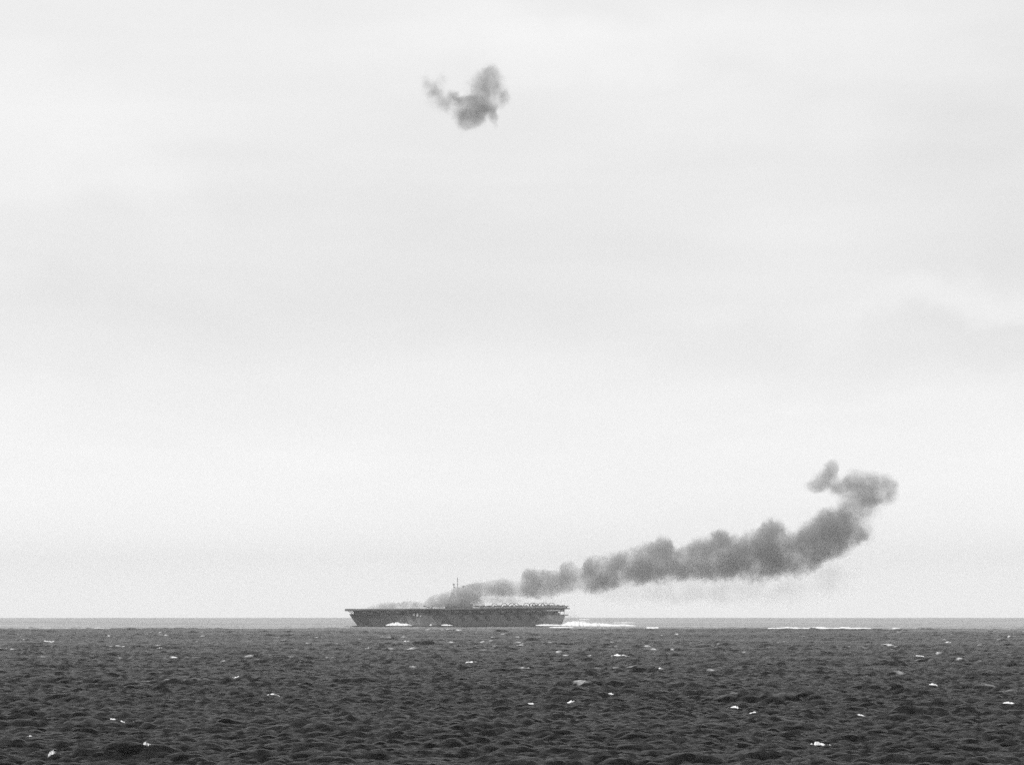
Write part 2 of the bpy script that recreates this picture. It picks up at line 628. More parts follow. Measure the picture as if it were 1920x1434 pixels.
for i, (cx, cy, hw, hh, lab) in enumerate(caps):
    d0 = ground_d(cy)
    wx, wd = crest(px_x(cx, d0), d0)
    w = hw / FPX * wd
    h = hh / FPX * wd * 0.7
    xs = [wx - w, wx - w * 0.5, wx - 0.05 * w, wx + w * 0.35, wx + w * 0.7, wx + w]
    rn = random.Random(i)
    hs = [0.1 * h] + [h * rn.uniform(0.45, 1.05) for _ in range(4)] + [0.1 * h]
    ys = [wd + rn.uniform(-0.4, 0.4) * w for _ in range(6)]
    foam_patch('whitecap', xs, hs, ys, max(0.5, h * 1.6), wd, 100 + i, lab, 'whitecaps on the dark sea', 'whitecap')

# ------------------------------------------------------------------ the ship
D = 3119.0
S = D / FPX                        # metres per photograph pixel at the ship
WL = 1173.0
SX0 = 858.0
ship = empty('aircraft_carrier', (px_x(SX0, D), D, px_z(WL, D)), 0,
             'long dark grey aircraft carrier steaming left and trailing black smoke', 'aircraft carrier')
SHIP = ship.location.copy()


def sx(x): return (x - SX0) * S
def sz(y): return (WL - y) * S


# hull: stations from stem to transom, port side is towards the camera (-y)
def hull_station(xp):
    """half breadth at waterline, at top, height of top"""
    u = (xp - 656) / (1060 - 656)
    bw_ = 14.2 * min(1, max(0.0, (xp - 671) / 120.0) ** 0.75) if xp > 671 else 0.0
    bt = 15.0 * min(1, max(0.02, (xp - 655) / 95.0) ** 0.55)
    if xp > 990:
        q = (xp - 990) / 70.0
        bw_ *= 1 - 0.45 * q * q
        bt *= 1 - 0.25 * q * q
    return bw_, bt


bm = bmesh.new()
NZ = 12
stations = np.concatenate([np.linspace(656, 700, 15), np.linspace(706, 1040, 50), np.linspace(1045, 1060, 5)])
ztop = sz(1152.5)
rows = []
for xp in stations:
    bw_, bt = hull_station(xp)
    half = []
    for j in range(NZ + 1):
        f = j / NZ
        z = -4 + (ztop + 4) * f
        fz = max(0, z) / ztop
        # raked, curved stem
        stem = 672.5 - 16.5 * fz ** 0.75 if z > 0 else 672.5 + 1
        if xp <= 672.5:
            fstem = ((672.5 - xp) / 16.5) ** (1 / 0.75) if xp < 672.5 else 0
        hb = bw_ * (1 - fz ** 1.3) + bt * fz ** 1.3
        edge = max(0.0, min(1.0, (xp - stem) / 14.0)) ** 0.7 if xp > stem else 0
        hb *= max(edge, 0.0)
        xx = xp
        if xp < stem: xx = stem
        if xp > 1045:                                  # counter stern
            xx = xp - 8 * (1 - fz) * (xp - 1045) / 15
        half.append((sx(xx), hb + 0.12, z))
    ring = [(x, -hb, z) for x, hb, z in half] + [(x, hb, z) for x, hb, z in reversed(half)]
    rows.append(ring)
add_loft(bm, rows)
hull = link_bm('hull', bm, [M_hull, M_hull2, M_hull3], ship)
# disruptive camouflage: lighter patches painted on the port side
light = [
    [(664, 1158), (676, 1175), (690, 1176), (672, 1160)],
    [(690, 1162), (704, 1157), (716, 1164), (722, 1172), (700, 1172)],
    [(752, 1172), (764, 1163), (790, 1158), (791, 1170), (770, 1171)],
    [(808, 1171), (813, 1163), (822, 1159), (828, 1163), (826, 1171)],
    [(1022, 1150), (1062, 1150), (1060, 1162), (1040, 1164), (1026, 1158)],
]


def inside(x, y, poly):
    c = False
    for i in range(len(poly)):
        (x1, y1), (x2, y2) = poly[i], poly[i - 1]
        if (y1 > y) != (y2 > y) and x < (x2 - x1) * (y - y1) / (y2 - y1) + x1:
            c = not c
    return c


for f in hull.data.polygons:
    c = f.center
    if 832 + 4 * math.sin(c.z * 0.9) < c.x / S + SX0 < 1016 + 5 * math.sin(c.z * 0.6):
        f.material_index = 2
    if any(inside(c.x / S + SX0, WL - c.z / S, pl) for pl in light):
        f.material_index = 1

# hangar side walls between forecastle and gallery
bm = bmesh.new()
z0, z1 = ztop - 0.05, sz(1146.0)
add_slab(bm, [(sx(664), -7), (sx(682), -12.5), (sx(1046), -12.8), (sx(1046), 12.8), (sx(682), 12.5), (sx(664), 7)], z0, z1)
link_bm('hangar_wall', bm, M_hull, ship)
# roller shutters along the hangar side, every other one coloured dark as a shaded opening
x = 690.0
k = 0
while x < 1040:
    w = 8.0 if k % 3 else 10.0
    bm = bmesh.new()
    add_box(bm, sx(x), sx(x + w), -13.15, -12.7, ztop + 0.5, z1 - 0.7)
    o = link_bm('shutter', bm, M_dark if k % 2 else M_gal, ship)
    x += w + 3.2
    k += 1
for (xa, ya, w, h) in ((776.8, 1152, 3.2, 5), (783.4, 1152.2, 3.0, 6), (789.8, 1154.5, 1.8, 2.8), (810.5, 1153, 2.5, 3)):  # pale boxes stand in for light showing through open shutters
    bm = bmesh.new()
    add_box(bm, sx(xa - w / 2), sx(xa + w / 2), -15.45, -13.0, sz(ya + h / 2), sz(ya - h / 2))
    o = link_bm('opening_light', bm, M_pale if xa < 800 else M_hull2, ship)
    o['label'] = 'pale box painted as light in the hangar side opening'

# flight deck: long slab with rounded-down ends, slightly tilted by trim
def deck_y(xp):      # row of deck top
    return np.interp(xp, [648, 700, 900, 1040, 1068], [1141.0, 1141.0, 1139.4, 1137.8, 1139.4])


bm = bmesh.new()
rings = []
for xp in list(np.linspace(648, 1068, 43)):
    hb = 16.5 if 668 < xp < 1056 else 13.5
    zt = sz(float(deck_y(xp)))
    zb = zt - (2.7 if xp < 672 else 1.9 if xp < 1064 else 1.3)
    rings.append([(sx(xp), -hb, zt), (sx(xp), -hb - 0.2, zb), (sx(xp), hb + 0.2, zb), (sx(xp), hb, zt)])
add_loft(bm, rings)
link_bm('flight_deck', bm, M_deck, ship)
# gallery deck under it
bm = bmesh.new()
rings = []
for xp in np.linspace(663, 1058, 30):
    zt = sz(float(deck_y(xp))) - 1.9
    rings.append([(sx(xp), -15.6, zt), (sx(xp), -14.4, sz(1146.2)), (sx(xp), 14.4, sz(1146.2)), (sx(xp), 15.6, zt)])
add_loft(bm, rings)
link_bm('gallery_deck', bm, M_gal, ship)
# bow overhang girders
for xp in (652, 656, 660):
    bm = bmesh.new()
    add_tube(bm, (sx(xp), -9, sz(1143.8)), (sx(xp + 10), -7, sz(1151)), 0.35)
    link_bm('brace', bm, M_hull, ship)
# catwalks with rails
for (xa, xb) in ((672, 760), (765, 835), (842, 930), (934, 1018), (1022, 1056)):
    bm = bmesh.new()
    zc = sz(float(deck_y((xa + xb) / 2))) - 1.3
    add_box(bm, sx(xa), sx(xb), -18.3, -16.8, zc - 0.25, zc)
    for q in np.arange(xa, xb, 3.0):
        add_tube(bm, (sx(q), -18.2, zc), (sx(q), -18.2, zc + 1.2), 0.08, n=4)
    add_tube(bm, (sx(xa), -18.2, zc + 1.2), (sx(xb), -18.2, zc + 1.2), 0.08, n=4)
    link_bm('catwalk', bm, M_gal, ship)
# pale strip under the deck near the stern
bm = bmesh.new()
add_box(bm, sx(1025), sx(1049), -19.2, -15.4, sz(1144.6), sz(1143.6))
o = link_bm('pale_strip', bm, M_pale, ship)
o['label'] = 'thin pale strip below the deck edge near the stern'


# gun sponsons
def gun_tub(xp, yp, rad, barrels, big=False):
    bm = bmesh.new()
    zc = sz(yp)
    n = 14
    lo, hi = [], []
    rings = []
    for (r, z) in ((rad * 0.55, zc - 2.2), (rad, zc - 0.4), (rad, zc + 1.1), (rad - 0.15, zc + 1.1), (rad - 0.15, zc - 0.1)):
        rings.append([(sx(xp) + r * math.cos(2 * math.pi * i / n), -17.5 + r * math.sin(2 * math.pi * i / n), z) for i in range(n)])
    add_loft(bm, rings)
    tub = link_bm('gun_tub', bm, M_hull3, ship)
    bm = bmesh.new()
    for b_ in range(barrels):
        o_ = (b_ - (barrels - 1) / 2) * 0.7
        add_tube(bm, (sx(xp) + o_, -17.5, zc + 0.9), (sx(xp) + o_ - 1.6, -20.2, zc + 3.0), 0.14 if not big else 0.22, n=6)
    add_box(bm, sx(xp) - 0.9, sx(xp) + 0.9, -18.2, -16.6, zc, zc + 1.5)
    link_bm('gun', bm, M_mast, tub)


for (xp, yp, rad, nb_) in ((687, 1147.5, 3.0, 2), (712, 1147, 2.6, 4), (730, 1147, 2.6, 4), (748, 1147.5, 3.2, 1), (768, 1147, 2.6, 4),
                           (858, 1147, 2.6, 4), (884, 1147, 2.6, 4), (905, 1147, 2.6, 4), (944, 1147, 2.6, 4), (965, 1146.5, 2.6, 4),
                           (992, 1146.5, 3.2, 1), (1012, 1146.5, 3.2, 1), (1045, 1150, 2.6, 4)):
    gun_tub(xp, yp, rad, nb_)
# stern gun platform and bow gun tub
bm = bmesh.new()
add_slab(bm, [(sx(1040), -10), (sx(1062), -7), (sx(1066), 0), (sx(1062), 7), (sx(1040), 10)], sz(1153.5), sz(1151.5))
link_bm('stern_platform', bm, M_hull2, ship)
bm = bmesh.new()
add_slab(bm, [(sx(655.5), -1.5), (sx(668), -7.5), (sx(668), 7.5), (sx(655.5), 1.5)], ztop, sz(1150.6))
link_bm('bow_platform', bm, M_hull, ship)
for xp in (1042, 1050, 1057):
    bm = bmesh.new()
    add_tube(bm, (sx(xp), -9, sz(1153)), (sx(xp + 1), -10, sz(1142)), 0.3, n=6)
    link_bm('stern_post', bm, M_hull2, ship)
# deck edge lift amidships on the port side
bm = bmesh.new()
add_box(bm, sx(800), sx(828), -27.5, -18.6, sz(1142.2), sz(1140.6))
lift = link_bm('deck_edge_lift', bm, M_deck, ship)
for xp in (803, 814, 825):
    bm = bmesh.new()
    add_tube(bm, (sx(xp), -26.5, sz(1142.2)), (sx(xp), -15.2, sz(1156)), 0.35, n=6)
    link_bm('lift_brace', bm, M_hull, lift)
# damaged forward plate and bent stanchion by the lift
bm = bmesh.new()
add_prism(bm, [(sx(794), sz(1134.6)), (sx(795), sz(1135.9)), (sx(806.5), sz(1139.8)), (sx(807), sz(1138.4)), (sx(799), sz(1136.2))], -14, -4)
o = link_bm('tilted_plate', bm, M_mast, ship)
o['label'] = 'dark plate tilted up from the flight deck forward of the smoke'
bm = bmesh.new()
add_prism(bm, [(sx(808.5), sz(1140.4)), (sx(810.5), sz(1140.4)), (sx(812.6), sz(1136)), (sx(811.4), sz(1135.6)), (sx(809.3), sz(1138))], -12, -9)
o = link_bm('bent_stanchion', bm, M_mast, ship)

# island on the starboard edge
bm = bmesh.new()
dz = sz(1140.5)
add_box(bm, sx(834), sx(886), 9.5, 16.5, dz, dz + 5.5)
island = link_bm('island', bm, M_isl, ship)
for nm, a in (('bridge', (838, 862, 9.0, 17.0, 5.5, 10.5)), ('flag_bridge', (841, 856, 9.4, 16.6, 10.5, 14.0)),
              ('pilot_house', (844, 853, 10, 16, 14.0, 16.5)), ('signal_deck', (836, 840, 9, 16, 8.0, 9.2)),
              ('gun_director', (846, 850, 11.5, 14.5, 16.5, 19.0))):
    bm = bmesh.new()
    add_box(bm, sx(a[0]), sx(a[1]), a[2], a[3], dz + a[4], dz + a[5])
    link_bm(nm, bm, M_isl, island)
bm = bmesh.new()
rings = []
for (z, r, o_) in ((5.5, 1, 0), (13, 0.95, 0.5), (18, 0.9, 1.0), (18.4, 0.96, 1.0)):
    rings.append([(sx(872) + o_ + 6.0 * r * math.cos(2 * math.pi * i / 16), 13 + 2.6 * r * math.sin(2 * math.pi * i / 16), dz + z) for i in range(16)])
add_loft(bm, rings)
link_bm('funnel', bm, M_isl, island)
# masts and radar
bm = bmesh.new()
add_tube(bm, (sx(857.6), 13, dz + 13), (sx(857.6), 13, sz(1092)), 0.45, 0.28, 8)
add_tube(bm, (sx(857.6), 13, sz(1092)), (sx(857.3), 13, sz(1081)), 0.26, 0.16, 6)
for q in (-3.2, 3.2):
    add_tube(bm, (sx(861), 13 + q, dz + 12), (sx(857.6), 13, sz(1102)), 0.22, 0.18, 6)
mast = link_bm('mast', bm, M_mast, ship)
bm = bmesh.new()
add_tube(bm, (sx(852), 13, sz(1101)), (sx(864), 13, sz(1101)), 0.2, n=6)
link_bm('yardarm', bm, M_mast, mast)
bm = bmesh.new()
add_tube(bm, (sx(854.5), 13, sz(1094)), (sx(861), 13, sz(1094)), 0.14, n=6)
link_bm('yardarm', bm, M_mast, mast)


def lattice(cx, cy, w, h, y, nm, parent, step=0.7):
    bm = bmesh.new()
    x0_, x1_, z0_, z1_ = sx(cx) - w / 2, sx(cx) + w / 2, sz(cy) - h / 2, sz(cy) + h / 2
    for i in range(int(w / step) + 1):
        add_box(bm, x0_ + i * step - 0.1, x0_ + i * step + 0.1, y - 0.1, y + 0.1, z0_, z1_)
    for i in range(int(h / step) + 1):
        add_box(bm, x0_, x1_, y + 0.11, y + 0.25, z0_ + i * step - 0.1, z0_ + i * step + 0.1)
    return link_bm(nm, bm, M_mast, parent)


lattice(857.6, 1084.8, 1.3, 1.8, 13, 'radar_antenna', mast)
lattice(857.6, 1088.2, 0.9, 1.2, 13, 'radar_antenna', mast)
bm = bmesh.new()
add_tube(bm, (sx(851), 12, dz + 13), (sx(850.5), 12, sz(1094)), 0.3, 0.22, 6)
fm = link_bm('radar_post', bm, M_mast, ship)
lattice(850.3, 1095, 2.2, 2.4, 12, 'radar_antenna', fm)
lattice(851.5, 1100, 1.7, 1.8, 12, 'radar_antenna', fm)
bm = bmesh.new()
add_tube(bm, (sx(868), 13, dz + 16), (sx(868), 13, sz(1096.5)), 0.24, 0.18, 6)
am = link_bm('radar_post', bm, M_mast, ship)
lattice(868, 1098.5, 3.2, 1.6, 13, 'radar_antenna', am)
# radio masts leaning out along the starboard side
for xp in (706, 733, 965, 1008):
    bm = bmesh.new()
    add_tube(bm, (sx(xp), 17, sz(1142)), (sx(xp) + 1, 27, sz(1143)), 0.4, 0.15, 6)
    link_bm('radio_mast', bm, M_mast, ship)
# float net baskets and gear piled along the deck edge beside the parked aircraft
rg = random.Random(3)
q = 900.0
while q < 1061:
    w = rg.uniform(2.2, 3.6)
    zt = sz(float(deck_y(q)))
    bm = bmesh.new()
    y0_ = -17.6 + rg.uniform(-0.3, 0.3)
    add_prism(bm, [(sx(q), zt - 0.9), (sx(q + w), zt - 0.9), (sx(q + w) - 0.1, zt + rg.uniform(0.9, 1.7)), (sx(q + w * 0.5), zt + rg.uniform(1.3, 2.0)), (sx(q) + 0.1, zt + rg.uniform(0.9, 1.7))], y0_, y0_ + 1.3)
    link_bm('net_basket', bm, M_hull if rg.random() < 0.6 else M_gal, ship)
    q += w + rg.uniform(0.0, 0.25)
# anchor and hawse pipe
bm = bmesh.new()
add_tube(bm, (sx(672), -6.6, sz(1160)), (sx(673), -6.9, sz(1163.5)), 0.35, n=6)
add_box(bm, sx(671), sx(675), -7.6, -6.4, sz(1164.5), sz(1163.4))
link_bm('anchor', bm, M_mast, ship)


# ------------------------------------------------------------------ aircraft
def make_aircraft(folded=True):
    root = empty('aircraft', (0, 0, 0))
    # nose towards -y (the camera), wheels at z = 0
    def ring(y, r, z, sqz=1.0):
        return [(r * math.cos(2 * math.pi * i / 12), y, z + r * sqz * math.sin(2 * math.pi * i / 12)) for i in range(12)]
    bm = bmesh.new()
    add_loft(bm, [ring(-5.2, 0.45, 2.4), ring(-5.0, 0.8, 2.4), ring(-3.6, 0.9, 2.4), ring(-1.5, 0.85, 2.35, 1.15),
                  ring(1.5, 0.7, 2.1, 1.1), ring(4.0, 0.42, 1.8), ring(5.6, 0.15, 1.7)])
    link_bm('fuselage', bm, M_air, root, True)
    bm = bmesh.new()
    add_loft(bm, [[(0.38 * math.cos(a), y, 3.1 + s * max(0, math.sin(a))) for a in np.linspace(0, 2 * math.pi, 8, endpoint=False)]
                  for y, s in ((-2.4, 0.15), (-1.6, 0.75), (0.6, 0.7), (1.8, 0.1))])
    link_bm('canopy', bm, M_glass, root, True)
    bm = bmesh.new()
    add_loft(bm, [[(x, -2.6, z), (x, -1.6, z + 0.2), (x, 0.4, z), (x, -1.6, z - 0.12)] for x, z in ((-2.9, 1.75), (-0.5, 1.9), (0.5, 1.9), (2.9, 1.75))])
    link_bm('wing_centre', bm, M_air, root)
    for s in (-1, 1):
        bm = bmesh.new()
        if folded:
            path = [(2.9, 1.75), (3.55, 2.3), (3.5, 3.2), (3.0, 4.3), (2.2, 5.3), (1.2, 6.0), (0.25, 6.3)]
            ch = [(-2.6, 0.4), (-2.6, 0.4), (-2.55, 0.2), (-2.45, 0.0), (-2.3, -0.2), (-2.2, -0.5), (-1.9, -1.0)]
        else:
            path = [(2.9, 1.75), (5.0, 2.0), (7.0, 2.2), (7.6, 2.25)]
            ch = [(-2.6, 0.4), (-2.4, 0.1), (-2.2, -0.4), (-1.8, -0.9)]
        rings = []
        for i, ((px_, pz_), (c0, c1)) in enumerate(zip(path, ch)):
            a, b_ = path[max(0, i - 1)], path[min(len(path) - 1, i + 1)]
            tx, tz = b_[0] - a[0], b_[1] - a[1]
            l = math.hypot(tx, tz)
            nx, nz = -tz / l * 0.42, tx / l * 0.42
            rings.append([(s * (px_ + nx), c0, pz_ + nz), (s * (px_ + nx * .6), c1, pz_ + nz * .6), (s * (px_ - nx * .6), c1, pz_ - nz * .6), (s * (px_ - nx), c0, pz_ - nz)])
        add_loft(bm, rings)
        link_bm('wing', bm, M_air, root)
        bm = bmesh.new()
        add_tube(bm, (s * 1.7, -2.2, 1.8), (s * 1.9, -2.4, 0.45), 0.12, n=6)
        leg = link_bm('landing_leg', bm, M_airl, root)
        bm = bmesh.new()
        add_tube(bm, (s * 1.8, -2.4, 0.42), (s * 2.1, -2.4, 0.42), 0.42, n=12)
        link_bm('wheel', bm, M_rubber, leg)
    bm = bmesh.new()
    a = [(4.0, 1.9), (5.7, 1.8), (5.8, 3.4), (5.1, 3.6), (4.5, 3.1)]
    lo = [bm.verts.new((-0.07, y, z)) for y, z in a]
    hi = [bm.verts.new((0.07, y, z)) for y, z in a]
    bm.faces.new(lo); bm.faces.new(hi[::-1])
    for i in range(5):
        j = (i + 1) % 5
        bm.faces.new((lo[i], hi[i], hi[j], lo[j]))
    link_bm('tail_fin', bm, M_air, root)
    bm = bmesh.new()
    add_slab(bm, [(-2.3, 5.4), (-0.2, 4.5), (0.2, 4.5), (2.3, 5.4), (2.2, 5.8), (-2.2, 5.8)], 1.95, 2.07)
    link_bm('tailplane', bm, M_air, root)
    bm = bmesh.new()
    add_tube(bm, (0, -5.6, 2.4), (0, -5.2, 2.4), 0.12, 0.25, 8)
    for k in range(3):
        a0 = R(90 + 120 * k)
        u = Vector((math.cos(a0), 0, math.sin(a0)))
        w_ = Vector((-math.sin(a0), 0, math.cos(a0)))
        c0 = Vector((0, -5.45, 2.4))
        vs = [c0 + w_ * 0.12, c0 + u * 1.0 + w_ * 0.17, c0 + u * 1.85 + w_ * 0.08, c0 + u * 1.85 - w_ * 0.08, c0 + u * 1.0 - w_ * 0.17, c0 - w_ * 0.12]
        f0 = [bm.verts.new(q + Vector((0, -0.03, 0))) for q in vs]
        f1 = [bm.verts.new(q + Vector((0, 0.03, 0))) for q in vs]
        bm.faces.new(f0); bm.faces.new(f1[::-1])
        for i in range(6):
            j = (i + 1) % 6
            bm.faces.new((f0[i], f1[i], f1[j], f0[j]))
    link_bm('propeller', bm, M_mast, root)
    return root


def copy_tree(o, parent=None):
    c = o.copy()
    C.objects.link(c)
    if parent: c.parent = parent
    for ch in list(o.children):
        copy_tree(ch, c)
    return c


fold_spots = [
    (928, -5, 'forwardmost aircraft with arched folded wings, just aft of the smoke'),
    (946, -7, 'second arched-wing aircraft from the smoke, standing alone'),
    (960, 4, 'faint aircraft behind, between the second and third wing arches'),
    (967.5, -6, 'third tall wing arch from the smoke, overlapping a fainter one'),
    (987, -6, 'aircraft with folded wings at the middle of the parked row'),
    (998, 3, 'aircraft behind the fifth wing arch, half hidden on its left'),
    (1004, -7, 'fifth tall folded-wing arch from the smoke'),
    (1014.5, 3, 'aircraft half hidden behind the sixth wing arch'),
    (1021, -6, 'sixth tall folded-wing arch from the smoke'),
    (1034, -7, 'aftmost aircraft with arched folded wings, nearest the stern'),
]
pf = make_aircraft(True)
for i, (xp, yy, lab) in enumerate(fold_spots):
    o = pf if i == 0 else copy_tree(pf)
    o.location = SHIP + Vector((sx(xp), yy, sz(float(deck_y(xp))) - 0.0))
    o.rotation_euler = (0, 0, R((i * 37) % 17 - 8))
    sc_ = 0.94 + 0.03 * ((i * 7) % 3)
    o.scale = (sc_ * 1.08, sc_, sc_ * 0.84)
    tag(o, lab, 'aircraft', 'aircraft parked on the after flight deck')
side_spots = [
    (908, -6, 90, 'low side-on aircraft at the front of the deck park beside the smoke'),
    (937, 4, 80, 'side-on aircraft between the first two wing arches'),
    (977, 5, 95, 'side-on aircraft between the third and fourth wing arches'),
    (1047, -5, 90, 'side-on aircraft just aft of the last wing arch'),
    (1058, 4, 75, 'aftmost side-on aircraft close to the deck ramp'),
    (919, 3, 85, 'side-on aircraft just forward of the first wing arch'),
    (951, 8, 97, 'side-on aircraft behind and just right of the second wing arch'),
    (1007, 9, 84, 'side-on aircraft far behind the fifth and sixth wing arches'),
    (1030, 8, 92, 'side-on aircraft behind the aftmost wing arch'),
    (896, 2, 88, 'side-on aircraft half lost in the smoke aft of the island'),
]
ps = make_aircraft(False)
for i, (xp, yy, rz, lab) in enumerate(side_spots):
    o = ps if i == 0 else copy_tree(ps)
    o.location = SHIP + Vector((sx(xp), yy, sz(float(deck_y(xp)))))
    o.rotation_euler = (0, 0, R(-rz))
    o.scale = (0.9, 0.9, 0.78)
    tag(o, lab, 'aircraft', 'aircraft parked on the after flight deck')


# ------------------------------------------------------------------ bow wave and wake
def foam_px(name, pts, y_off, depth, d, seed, label, cat, base_y=None, nv=14):
    """pts: (px, top row, bottom row); the foam stands on the water at distance d"""
    xs = [px_x(p_[0], d) for p_ in pts]
    hs = [max(0.05, (p_[2] - p_[1]) / FPX * d) * 0.85 for p_ in pts]
    ys = [d + y_off] * len(pts)
    return foam_patch(name, xs, hs, ys, depth, d, seed, label, None, cat, nv=nv)


foam_px('bow_wave', [(725, 1173, 1175), (731, 1171, 1175), (737, 1169, 1176), (742, 1168.2, 1176), (749, 1169.5, 1175.5), (757, 1170, 1175.5), (766, 1171, 1175), (774, 1173, 1175)],
        -22, 7, D, 1, 'bright white wave thrown up along the forward hull', 'bow wave')
foam_px('hull_wave', [(828, 1173, 1174), (833, 1172, 1174.5), (838, 1172.5, 1175.5), (843, 1174, 1176), (850, 1175.5, 1176)],
        -25, 5, D, 2, 'small white breaker against the hull under the island', 'wave')
foam_px('splash', [(806.5, 1172.5, 1174), (808.5, 1170.5, 1174.5), (811, 1172.5, 1174)],
        -22, 2, D, 3, 'tiny round splash against the hull behind the bow wave', 'splash')
foam_px('stern_wave', [(1004, 1173, 1174.5), (1012, 1172, 1175), (1030, 1171.6, 1175.5), (1050, 1171.8, 1175.5), (1056, 1170, 1175.5), (1066, 1167.5, 1176),
                       (1074, 1165.5, 1176), (1080, 1165.8, 1176), (1090, 1168, 1176.5), (1100, 1169.5, 1176.5), (1118, 1169.8, 1176.5), (1122, 1169, 1176.5), (1135, 1171, 1177), (1160, 1172.5, 1177.5), (1172, 1174, 1178), (1190, 1176, 1178)],
        -20, 11, D, 4, 'long churned white wake streaming from the ship stern', 'wake', nv=16)
foam_px('foam_streak', [(1212, 1176, 1178), (1225, 1176.3, 1179), (1236, 1177, 1179)], 0, 8, 2650, 5, 'short foam streak right of the long wake', 'foam')
for (pts, dd, lab) in (
    ([(1086, 1159.5, 1160.5), (1095, 1158.8, 1160.6), (1106, 1159.6, 1160.5)], 6200, 'highest pale foam streak behind the stern near the horizon'),
    ([(1084, 1164.6, 1166), (1092, 1163.6, 1166), (1100, 1164.4, 1166)], 4400, 'pale foam patch just above the wake behind the stern'),
    ([(1150, 1166, 1167), (1165, 1165.4, 1167.2), (1180, 1165.2, 1167), (1192, 1166, 1167)], 4100, 'thin pale foam line above the end of the wake'),
    ([(1440, 1178.5, 1180.2), (1462, 1177.2, 1180.5), (1480, 1177, 1180.5), (1505, 1178, 1180.5), (1530, 1177.8, 1180.8), (1560, 1178.8, 1181), (1590, 1178, 1181), (1620, 1178.4, 1181), (1634, 1179.5, 1181)], 2600, 'long bright foam line on the right at the edge of the pale water'),
    ([(1672, 1180, 1181.5), (1678, 1179, 1181.7), (1690, 1180.5, 1181.7)], 2500, 'short foam crest right of the long foam line'),
    ([(45, 1179.3, 1180), (90, 1178.6, 1180), (130, 1179, 1180.2), (190, 1178.9, 1180.4), (240, 1179.4, 1180.4)], 2600, 'faint pale foam line at the far left edge of the pale water'),
    ([(1030, 1177, 1178), (1050, 1176, 1178), (1075, 1177, 1178)], 2700, 'faint foam line below the stern'),
):
    foam_px('foam_streak', pts, 0, 9, dd, len(lab), lab, 'foam')


# ------------------------------------------------------------------ smoke
def smoke_mat(name, build_field, dens, color, noise_scale, edge, warp, step, aniso=0.2, contrast=(0.35, 0.7), lo=0.15, soft=0.26, wscale=2.8, grow=None, cscale=0.8):
    m = bpy.data.materials.new(name)
    m.use_nodes = True
    t = m.node_tree
    t.nodes.clear()
    tcn = node(t, 'ShaderNodeTexCoord')
    pos = tcn.outputs['Object']
    # billowing: push the lookup about with a vector noise
    w1 = noise(t, pos, noise_scale, 6, 0.6)
    vs = node(t, 'ShaderNodeVectorMath', operation='SUBTRACT')
    link(t, w1.outputs['Color'], vs.inputs[0])
    vs.inputs[1].default_value = (0.5, 0.5, 0.5)
    vm = node(t, 'ShaderNodeVectorMath', operation='SCALE')
    link(t, vs.outputs[0], vm.inputs[0])
    if grow is None:
        vm.inputs['Scale'].default_value = warp
    else:
        sg = node(t, 'ShaderNodeSeparateXYZ')
        link(t, pos, sg.inputs[0])
        link(t, maprange(t, sg.outputs['X'], grow[0], grow[1], warp * grow[2], warp, False), vm.inputs['Scale'])
    va = node(t, 'ShaderNodeVectorMath', operation='ADD')
    link(t, pos, va.inputs[0])
    link(t, vm.outputs[0], va.inputs[1])
    f = build_field(t, va.outputs[0], pos)              # 1 at the core, 0 at the skin
    n2_ = noise(t, va.outputs[0], noise_scale * wscale, 5, 0.6)
    nn = mth(t, 'SUBTRACT', n2_.outputs['Fac'], 0.5)
    f2 = mth(t, 'ADD', f, mth(t, 'MULTIPLY', nn, edge))
    f2 = maprange(t, f2, 0.0, soft, 0.0, 1.0)
    big = noise(t, va.outputs[0], noise_scale * cscale, 4, 0.55)
    con = maprange(t, big.outputs['Fac'], contrast[0], contrast[1], lo, 1.0)
    dd = mth(t, 'MULTIPLY', mth(t, 'MULTIPLY', f2, con), dens)
    pv = node(t, 'ShaderNodeVolumePrincipled')
    pv.inputs['Color'].default_value = (color, color, color, 1)
    pv.inputs['Anisotropy'].default_value = aniso
    link(t, dd, pv.inputs['Density'])
    out = node(t, 'ShaderNodeOutputMaterial')
    link(t, pv.outputs[0], out.inputs['Volume'])
    m.cycles.volume_step_rate = step
    return m


def float_curve(t, inp, xs, ys):
    n = node(t, 'ShaderNodeFloatCurve')
    c = n.mapping.curves[0]
    while len(c.points) > 2:
        c.points.remove(c.points[1])
    c.points[0].location = (xs[0], ys[0])
    c.points[1].location = (xs[-1], ys[-1])
    for a, b_ in zip(xs[1:-1], ys[1:-1]):
        c.points.new(a, b_)
    for p_ in c.points:
        p_.handle_type = 'AUTO'
    n.mapping.update()
    link(t, inp, n.inputs['Value'])
    return n.outputs[0]


